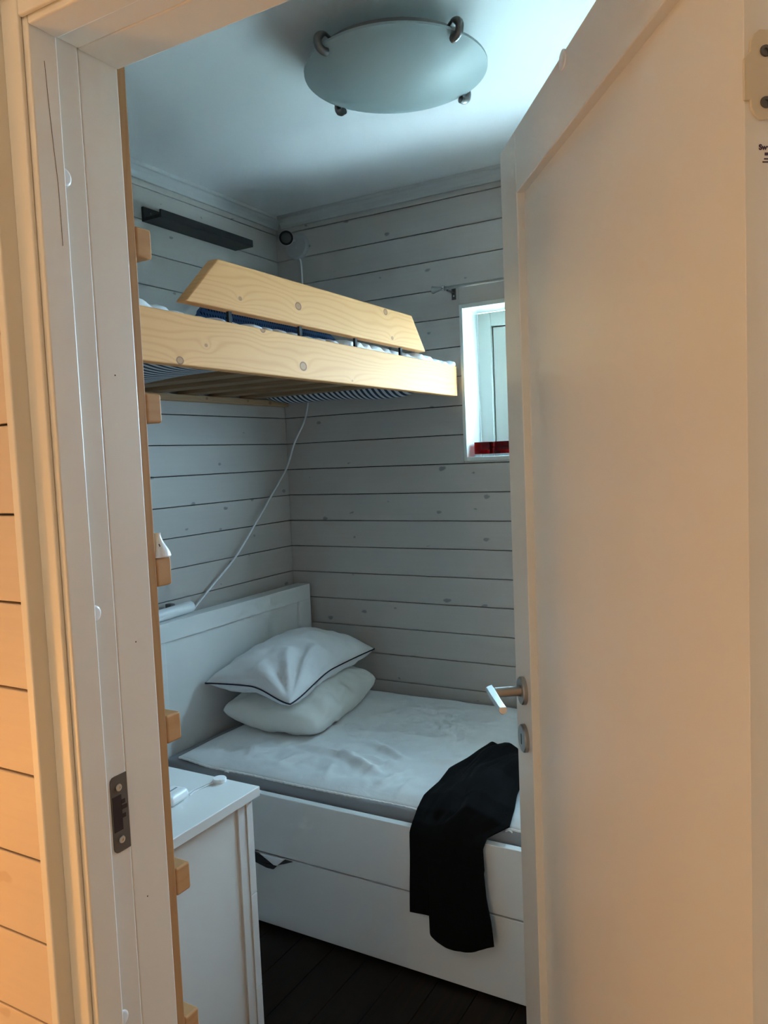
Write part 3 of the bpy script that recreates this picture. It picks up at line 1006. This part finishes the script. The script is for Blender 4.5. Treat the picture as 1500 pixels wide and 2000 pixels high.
def topper():
    NX, NY = 250, 120
    def hem(x): return .0010 * math.sin(x * 260) + .014 * ns(x * 3.1, 8.8)
    def fn(a, b):
        x = TX0 + (TX1 - TX0) * a
        y = TY0 + (TY1 - TY0) * b
        k = (1 - b) ** 6
        return (x + .012 * ns(y * 4, 2) * (1 - a) ** 6, y + hem(x) * k, top_z(x, y))
    v, f = grid(NX, NY, fn)
    nb = len(v)
    W = NX + 1
    v += [(p[0], p[1], min(p[2] - .006, .4705) if 0 < i % W < NX and 0 < i // W < NY else p[2] - .006) for i, p in enumerate(v[:nb])]
    f += [tuple(i + nb for i in reversed(q)) for q in list(f)]
    for i in range(NX):
        for row in (0, NY):
            k = row * W + i
            f.append((k, k + 1, nb + k + 1, nb + k))
    for j in range(NY):
        for col in (0, NX):
            k = j * W + col
            f.append((k, k + W, nb + k + W, nb + k))
    return v, f, [v[i] for i in range(W)], [v[j * W] for j in range(NY + 1)]
v, f, hemline, leftline = topper()
tp = tag(obj('mattress_topper', v, f, 'topper_white', None, smooth=True), 'wrinkled white mattress topper with a scalloped hem on the lower bed', 'mattress topper')
hem = [Vector(p) + Vector((0, -.002 - .0008 * math.sin(p[0] * 420), -.003)) for p in hemline]
tube('hem', hem, .0036, 'scallop_white', tp, 6)
# elastic loops at the hem
for x in (-1.748, -.755):
    pts = [Vector((x + .010 * math.cos(a), 1.936, .462 + .007 * math.sin(a))) for a in [k * math.pi / 8 for k in range(17)]]
    tube('loop', pts, .0022, 'scallop_white', tp, 6)

# ------------------------------------------------------------------ black garment
def garment():
    # path rows: (arc parameter, left point, right point)
    rows = [((-.985, 2.395, .500), (-.80, 2.37, .502)),
            ((-.992, 2.375, .512), (-.775, 2.345, .515)),
            ((-1.000, 2.310, .510), (-.775, 2.28, .520)),
            ((-1.010, 2.230, .508), (-.785, 2.21, .520)),
            ((-1.030, 2.150, .506), (-.790, 2.14, .515)),
            ((-1.022, 2.060, .503), (-.775, 2.06, .512)),
            ((-1.030, 1.980, .498), (-.757, 1.99, .505)),
            ((-1.026, 1.925, .484), (-.750, 1.930, .482)),
            ((-1.024, 1.893, .462), (-.800, 1.893, .458)),
            ((-1.023, 1.876, .440), (-.804, 1.876, .436)),
            ((-1.024, 1.874, .380), (-.801, 1.874, .380)),
            ((-1.026, 1.872, .300), (-.796, 1.872, .300)),
            ((-1.028, 1.870, .213), (-.783, 1.868, .225)),
            ((-1.030, 1.870, .170), (-.776, 1.866, .160))]
    NU, NV = 96, 156
    K = len(rows) - 1
    def at(b):
        k = min(K - 1, int(b * K))
        t = b * K - k
        t2 = t
        A, B = rows[k], rows[k + 1]
        return Vector(A[0]).lerp(Vector(B[0]), t2), Vector(A[1]).lerp(Vector(B[1]), t2)
    def bottom(x):
        if x < -.9615: return .210 + .008 * sstep(-1.03, -.962, x)
        s = (x + .9615) / (.9615 - .776)
        return .168 - .026 * math.sin(math.pi * min(1, s) ** .75) * (1 if s < .75 else 1) + .016 * sstep(.6, 1.0, s)
    def fn(a, b):
        L, R = at(b)
        p = L.lerp(R, a)
        vert = sstep(.58, .68, b)
        env = math.sin(math.pi * a) ** .35 if 0 < a < 1 else 0
        fold = .010 * math.sin(a * 9 + b * 5 + 2 * ns(a * 3, b * 3)) + .014 * ns(a * 5, b * 6, 3.3) + .008 * ns(a * 12, b * 9, 1.3)
        bump_ = .050 * math.exp(-((a - .45) / .30) ** 2 - ((b - .30) / .20) ** 2) + .022 * math.exp(-((a - .25) / .16) ** 2 - ((b - .20) / .08) ** 2)
        h = (fold + .012 + bump_ * .55) * env
        if vert < 1: p.z += max(0, h) * (1 - vert)
        p.y -= vert * (.006 + .5 * abs(h) * .5)
        if b > 10 / K:
            lim = bottom(p.x)
            k = (b - 10 / K) / (1 - 10 / K)
            ztop = .380
            p.z = ztop + (lim - ztop) * k
            if p.x > -.9615: p.y -= .005
        return tuple(p)
    v, f = grid(NU, NV, fn)
    return v, f
v, f = garment()
g = obj('black_garment', v, f, 'black_cloth', None, smooth=True)
sd = g.modifiers.new('solid', 'SOLIDIFY')
sd.thickness = .004
sd.offset = 1
tag(g, 'black cloth garment slung over the front rail of the lower bed', 'garment')

# clothes caught above the drawer
def scrap(name, pts, mat, label, y0):
    v = [(x, y0 - .004, z) for x, z in pts] + [(x, y0 + .004, z) for x, z in pts]
    n = len(pts)
    f = [tuple(range(n)), tuple(range(2 * n - 1, n - 1, -1))] + [(i, (i + 1) % n, n + (i + 1) % n, n + i) for i in range(n)]
    o = obj(name, v, f, mat, None, bevel=.003)
    return tag(o, label, 'clothing')
scrap('dark_cloth', [(-1.66, .249), (-1.60, .2475), (-1.580, .2455), (-1.525, .226), (-1.514, .2265), (-1.486, .247), (-1.452, .2475), (-1.490, .232), (-1.512, .2245), (-1.530, .206), (-1.556, .205), (-1.60, .214), (-1.66, .225)], 'dark_sock',
      'dark cloth peeking out above the drawer front beside the dresser', 1.886)
scrap('white_cloth', [(-1.583, .2512), (-1.480, .2512), (-1.512, .224), (-1.524, .223)], 'sheet_white',
      'white cloth corner hanging out above the drawer front of the bed', 1.882)

# ------------------------------------------------------------------ dresser
dr = thing('dresser', 'white dresser standing between the ladder and the lower bed', 'dresser', (-1.45, 1.15, 0))
DX, DY = -1.140, 1.371
box('top', (-1.78, .935, .727), (DX, DY, .750), 'dresser_paint', dr, .002)
box('side_panel', (-1.180, .950, .03), (-1.160, 1.308, .727), 'dresser_paint', dr, .001)
box('side_panel', (-1.770, .950, .03), (-1.750, 1.308, .727), 'dresser_paint', dr, .001)
box('back_panel', (-1.750, .950, .03), (-1.180, .958, .727), 'dresser_paint', dr, .0005)
box('base_panel', (-1.750, .958, .06), (-1.180, 1.308, .08), 'dresser_paint', dr, .0005)
for x0 in (-1.185, -1.772):
    box('post', (x0, 1.308, 0), (x0 + .030, 1.334, .727), 'dresser_paint', dr, .001)
for x0 in (-1.185, -1.772):
    box('leg', (x0, .950, 0), (x0 + .025, .985, .03), 'dresser_paint', dr, .001)
for i in range(3):
    za = .055 + i * .224
    df = box('drawer', (-1.770, 1.3345, za), (-1.1525, 1.356, za + .2225 if i < 2 else .7265), 'dresser_paint', dr, .0012)
    for kx in (-1.62, -1.30):
        lathe('knob', [(.006, 0), (.006, .010), (.013, .014), (.014, .022), (.010, .026), (0, .027)], (kx, 1.356, za + .115), 'steel', df, (0, 1, 0), 16)

# earbud case and charger on the dresser
def rbox(name, cen, dim, r, mat, parent=None, rotz=0.0):
    ca, sa = math.cos(rotz), math.sin(rotz)
    v = []
    for p in boxv((-dim[0] / 2, -dim[1] / 2, 0), (dim[0] / 2, dim[1] / 2, dim[2])):
        v.append((cen[0] + p[0] * ca - p[1] * sa, cen[1] + p[0] * sa + p[1] * ca, cen[2] + p[2]))
    return obj(name, v, BF, mat, parent, bevel=r)
case = thing('earbud_case', 'white rounded earbud charging case on the dresser top', 'earbud case', (-1.268, 1.222, .750))
cb = rbox('case_body', (-1.268, 1.222, .750), (.052, .066, .026), .0115, 'white_plastic', case, .10)
rbox('slot', (-1.268, 1.224, .7752), (.004, .034, .0012), .0004, 'grey_slot', case, .10)
chg = thing('charger_puck', 'round white charging puck with a thin cable on the dresser top', 'charger', (-1.243, 1.351, .750))
lathe('puck', [(.0145, 0), (.0160, .002), (.0160, .008), (.0145, .010), (.003, .0102)], (-1.243, 1.351, .750), 'white_plastic', chg, n=28)
tube('cable', spline([(-1.247, 1.338, .7535), (-1.253, 1.310, .752), (-1.256, 1.285, .752), (-1.253, 1.262, .752)], 6), .0014, 'white_plastic', chg, 6)
tube('cable', spline([(-1.251, 1.338, .7535), (-1.261, 1.310, .752), (-1.265, 1.285, .752), (-1.263, 1.263, .752)], 6), .0014, 'white_plastic', chg, 6)

# small bottle on the ladder rung
bo = lathe('ceramic_bottle', [(.0190, 0), (.0200, .002), (.0190, .006), (.0160, .012), (.0122, .018), (.0088, .024), (.0064, .030), (.0054, .035), (.0060, .0375), (.0040, .0378), (.0036, .033)], (-.913, .8835, 1.3525), 'white_plastic', None, n=28)
tag(bo, 'tiny white bell-shaped bottle with dark dots standing on a ladder rung', 'bottle')
for a, h, r in ((-.55, .0200, .0112), (-.50, .0180, .0122), (-1.5, .019, .0116)):
    lathe('dot', [(.0011, -.001), (.0011, .0002), (.0002, .0003)], (-.913 + r * math.cos(a), .8835 + r * math.sin(a), 1.3525 + h), 'slot_black', bo, (math.cos(a), math.sin(a), .5), 10)

# white tube on the headboard
tb = thing('white_tube', 'white tube-shaped object lying on the headboard ledge', 'tube', (-2.085, 2.08, .936))
v, f = [], []
d0, d1 = Vector((-2.086, 1.93, .957)), Vector((-2.094, 2.176, .961))
tube('tube_body', [d0.lerp(d1, t) for t in (0, .3, .6, .9, 1)], [.021, .021, .021, .021, .0205], 'white_plastic', tb, 20)
rbox('clip', (-2.115, 2.09, .970), (.03, .022, .016), .003, 'dark_clip', tb)
# cord that hangs from the wall spotlight down behind the headboard: built with the spotlight below

# ------------------------------------------------------------------ picture ledge
sh = thing('picture_ledge', 'black narrow picture ledge high on the left wall', 'shelf', (-2.10, 2.35, 2.374))
SX = -2.052
box('shelf_board', (XL + .010, 2.100, 2.374), (SX - .008, 2.612, 2.386), 'shelf_black', sh, .001)
bp = box('back_plate', (XL, 2.100, 2.374), (XL + .010, 2.612, 2.426), 'shelf_black', sh, .001)
box('front_lip', (SX - .008, 2.100, 2.374), (SX, 2.612, 2.402), 'shelf_black', sh, .001)
lathe('screw', [(.004, 0), (.004, .001), (.001, .0014)], (XL + .010, 2.135, 2.408), 'plate_grey', bp, (1, 0, 0), 12)

# ------------------------------------------------------------------ wall spotlight with its cord
spt = thing('wall_spotlight', 'white wall spotlight with round base in the ceiling corner', 'spotlight', (-2.03, YB, 2.43))
bc = Vector((-2.028, YB, 2.432))
lathe('base', [(.056, 0), (.056, .016), (.052, .021), (.012, .022)], bc, 'spot_white', spt, (0, -1, 0), 32)
lathe('screw', [(.004, 0), (.0035, .002), (.001, .003)], bc + Vector((.002, -.021, -.010)), 'screw_zinc', spt, (0, -1, 0), 12)
lathe('switch', [(.005, 0), (.005, .005), (.002, .006)], bc + Vector((.047, -.012, .004)), 'dark_clip', spt, (1, -.4, 0), 12)
hp_ = Vector((-2.040, 2.830, 2.455))
tube('arm', [bc + Vector((-.005, -.02, .022)), bc + Vector((-.010, -.045, .024)), hp_ + Vector((.008, .012, .002))], .0075, 'spot_white', spt, 10)
hdir = (Vector((-.35, .2, 1.85)) - hp_).normalized()
hh = lathe('lamp_head', [(.012, -.040), (.024, -.036), (.031, -.012), (.032, .022), (.0285, .0225), (.0285, .016)], hp_, 'spot_white', spt, hdir, 28)
lathe('rim', [(.0290, .019), (.0300, .0245), (.0225, .0245), (.0215, .018)], hp_, 'slot_black', hh, hdir, 28, close=True)
lathe('lens', [(.0220, .0175), (.0220, .019), (.012, .0215), (.0005, .022)], hp_, 'spot_lens', hh, hdir, 24)
cordpts = [(-2.020, 2.893, 2.382), (-2.012, 2.893, 2.33), (-2.010, 2.893, 2.05), (-2.010, 2.8935, 1.80), (-2.012, 2.890, 1.735), (-2.030, 2.878, 1.66),
           (-2.070, 2.855, 1.570), (-2.100, 2.835, 1.470), (-2.112, 2.740, 1.360), (-2.118, 2.620, 1.240), (-2.122, 2.480, 1.110), (-2.126, 2.330, 1.010), (-2.128, 2.205, .925), (-2.130, 2.14, .86), (-2.130, 2.10, .70)]
cd = tube('cord', spline(cordpts, 8), .0038, 'white_plastic', spt, 8)
cd['label'] = 'white cord sagging from the wall to behind the headboard'

# ------------------------------------------------------------------ curtain rod
rod = thing('curtain_rod', 'thin steel curtain rod with flared finial above the window', 'curtain rod', (-.8, 2.83, 2.137))
ry, rz = 2.835, 2.139
tube('rod', [(-1.306, ry, rz), (-.9, ry, rz), (-.30, ry, rz)], .0068, 'steel', rod, 14)
fin = lathe('finial', [(.0095, 0), (.0100, .006), (.0070, .012), (.0080, .022), (.0115, .040), (.0150, .052), (.0120, .050), (.006, .030), (.001, .028)], (-1.300, ry, rz), 'steel', rod, (-1, 0, 0), 20)
lathe('collar', [(.0092, 0), (.0105, .002), (.0105, .008), (.0092, .010)], (-1.310, ry, rz), 'chrome', fin, (1, 0, 0), 20)
for bx in (-1.290, -.34):
    bk = box('bracket', (bx - .009, 2.8965, rz - .036), (bx + .009, YB, rz + .012), 'plate_grey', rod, .0008)
    box('bracket_arm', (bx - .004, ry, rz - .012), (bx + .004, 2.8965, rz - .006), 'plate_grey', bk, .0008)
    lathe('screw', [(.0035, 0), (.003, .0015), (.001, .002)], (bx, 2.8965, rz - .022), 'screw_zinc', bk, (0, -1, 0), 10)

# ------------------------------------------------------------------ red candle glasses on the sill
def candle(x, label):
    t = thing('candle_glass', label, 'candle holder', (x, 2.965, WZ0), 'red candle glasses on the window sill')
    w, h, wl = .035, .058, .004
    outer = rrect(2 * w, 2 * w, .010)
    inner = rrect(2 * (w - wl), 2 * (w - wl), .007)
    n = len(outer)
    v = [(x + p[0], 2.965 + p[1], WZ0 + .010) for p in outer] + [(x + p[0], 2.965 + p[1], WZ0 + h) for p in outer]
    v += [(x + p[0], 2.965 + p[1], WZ0 + h) for p in inner] + [(x + p[0], 2.965 + p[1], WZ0 + .012) for p in inner]
    f = []
    for k in range(3):
        f += [(k * n + i, k * n + (i + 1) % n, (k + 1) * n + (i + 1) % n, (k + 1) * n + i) for i in range(n)]
    f.append(tuple(range(n)))
    f.append(tuple(range(3 * n, 4 * n)))
    o = obj('glass_cup', v, f, 'red_glass', t)
    shade(o, 35)
    prism('glass_foot', [(x + p[0], 2.965 + p[1]) for p in rrect(2 * w - .002, 2 * w - .002, .009)], 'z', WZ0, WZ0 + .0098, 'clear_glass', t)
    lathe('tealight', [(.019, 0), (.019, .014), (.017, .0142), (.001, .0125)], (x, 2.965, WZ0 + .0122), 'white_plastic', t, n=20)
candle(-1.206, 'red square candle glass on the sill, nearest the window reveal')
candle(-1.120, 'red square candle glass on the sill, nearest the door edge')

# ------------------------------------------------------------------ ceiling lamp (switched off)
lc = Vector((-.978, 1.876, 0))
cl = thing('ceiling_lamp', 'round frosted glass ceiling lamp held by four metal clips', 'ceiling lamp', (lc.x, lc.y, ZC))
RG = .238
prof = []
for k in range(13):
    r = RG * k / 12
    prof.append((max(r, .0005), 2.487 - .052 * (1 - (r / RG) ** 2)))
prof2 = [(r, h + .006) for r, h in reversed(prof)]
lathe('glass_dish', prof + prof2, (lc.x, lc.y, 0), 'frosted_glass', cl, n=72)
lathe('base_plate', [(.085, 2.525), (.09, 2.53), (.09, ZC), (.05, ZC)], (lc.x, lc.y, 0), 'white_plastic', cl, n=48)
lathe('ring', [(.206, 2.505), (.210, 2.505), (.210, 2.516), (.206, 2.516)], (lc.x, lc.y, 0), 'lamp_clip', cl, n=64, close=True)
for a in (math.radians(-109), math.radians(-25), math.radians(159), math.radians(66)):
    u = Vector((math.cos(a), math.sin(a), 0))
    c0 = Vector((lc.x, lc.y, 0))
    pts = [c0 + u * .212 + Vector((0, 0, 2.510)), c0 + u * (RG - .006) + Vector((0, 0, 2.515)), c0 + u * (RG + .014) + Vector((0, 0, 2.500)),
           c0 + u * (RG + .013) + Vector((0, 0, 2.482)), c0 + u * (RG + .001) + Vector((0, 0, 2.474)), c0 + u * (RG - .012) + Vector((0, 0, 2.474))]
    sp_ = spline(pts, 5)
    nn_ = len(sp_)
    tube('clip', sp_, [.0040 + .0060 * sstep(.10, .35, i / nn_) for i in range(nn_)], 'lamp_clip', cl, 10)

# ------------------------------------------------------------------ hallway lamp (lights the frame and door)
hl = thing('hallway_lamp', 'lit globe lamp on the hallway ceiling behind the viewer', 'ceiling lamp', (-.66, -.50, ZC))
lathe('base', [(.06, ZC - .02), (.062, ZC)], (-.66, -.50, 0), 'steel', hl, n=24)
lathe('globe', [(.0005, 2.37)] + [(.09 * math.sin(math.pi * k / 12), 2.46 - .09 * math.cos(math.pi * k / 12)) for k in range(1, 12)] + [(.03, 2.5495)], (-.66, -.50, 0), 'hall_bulb', hl, n=32)

# warm floor lamps in the hallway
def floor_lamp(x, y, zg, rg, mat, label):
    t = thing('floor_lamp', label, 'floor lamp', (x, y, 0), 'globe floor lamps in the hallway')
    lathe('base', [(.13, 0), (.13, .015), (.02, .03)], (x, y, 0), 'black_metal', t, n=32)
    lathe('pole', [(.010, .03), (.010, zg - rg * .96)], (x, y, 0), 'black_metal', t, n=14)
    lathe('globe', [(.02, zg - rg * .96)] + [(rg * math.sin(math.pi * k / 12), zg - rg * math.cos(math.pi * k / 12)) for k in range(1, 12)] + [(.0005, zg + rg)], (x, y, 0), mat, t, n=32)
floor_lamp(-1.35, .02, .942, .085, 'floor_lamp_bulb', 'low orange globe floor lamp in the hallway left of the doorway')
floor_lamp(-.45, -1.30, 1.15, .085, 'tall_lamp_bulb', 'taller pale globe floor lamp in the hallway behind the viewer')
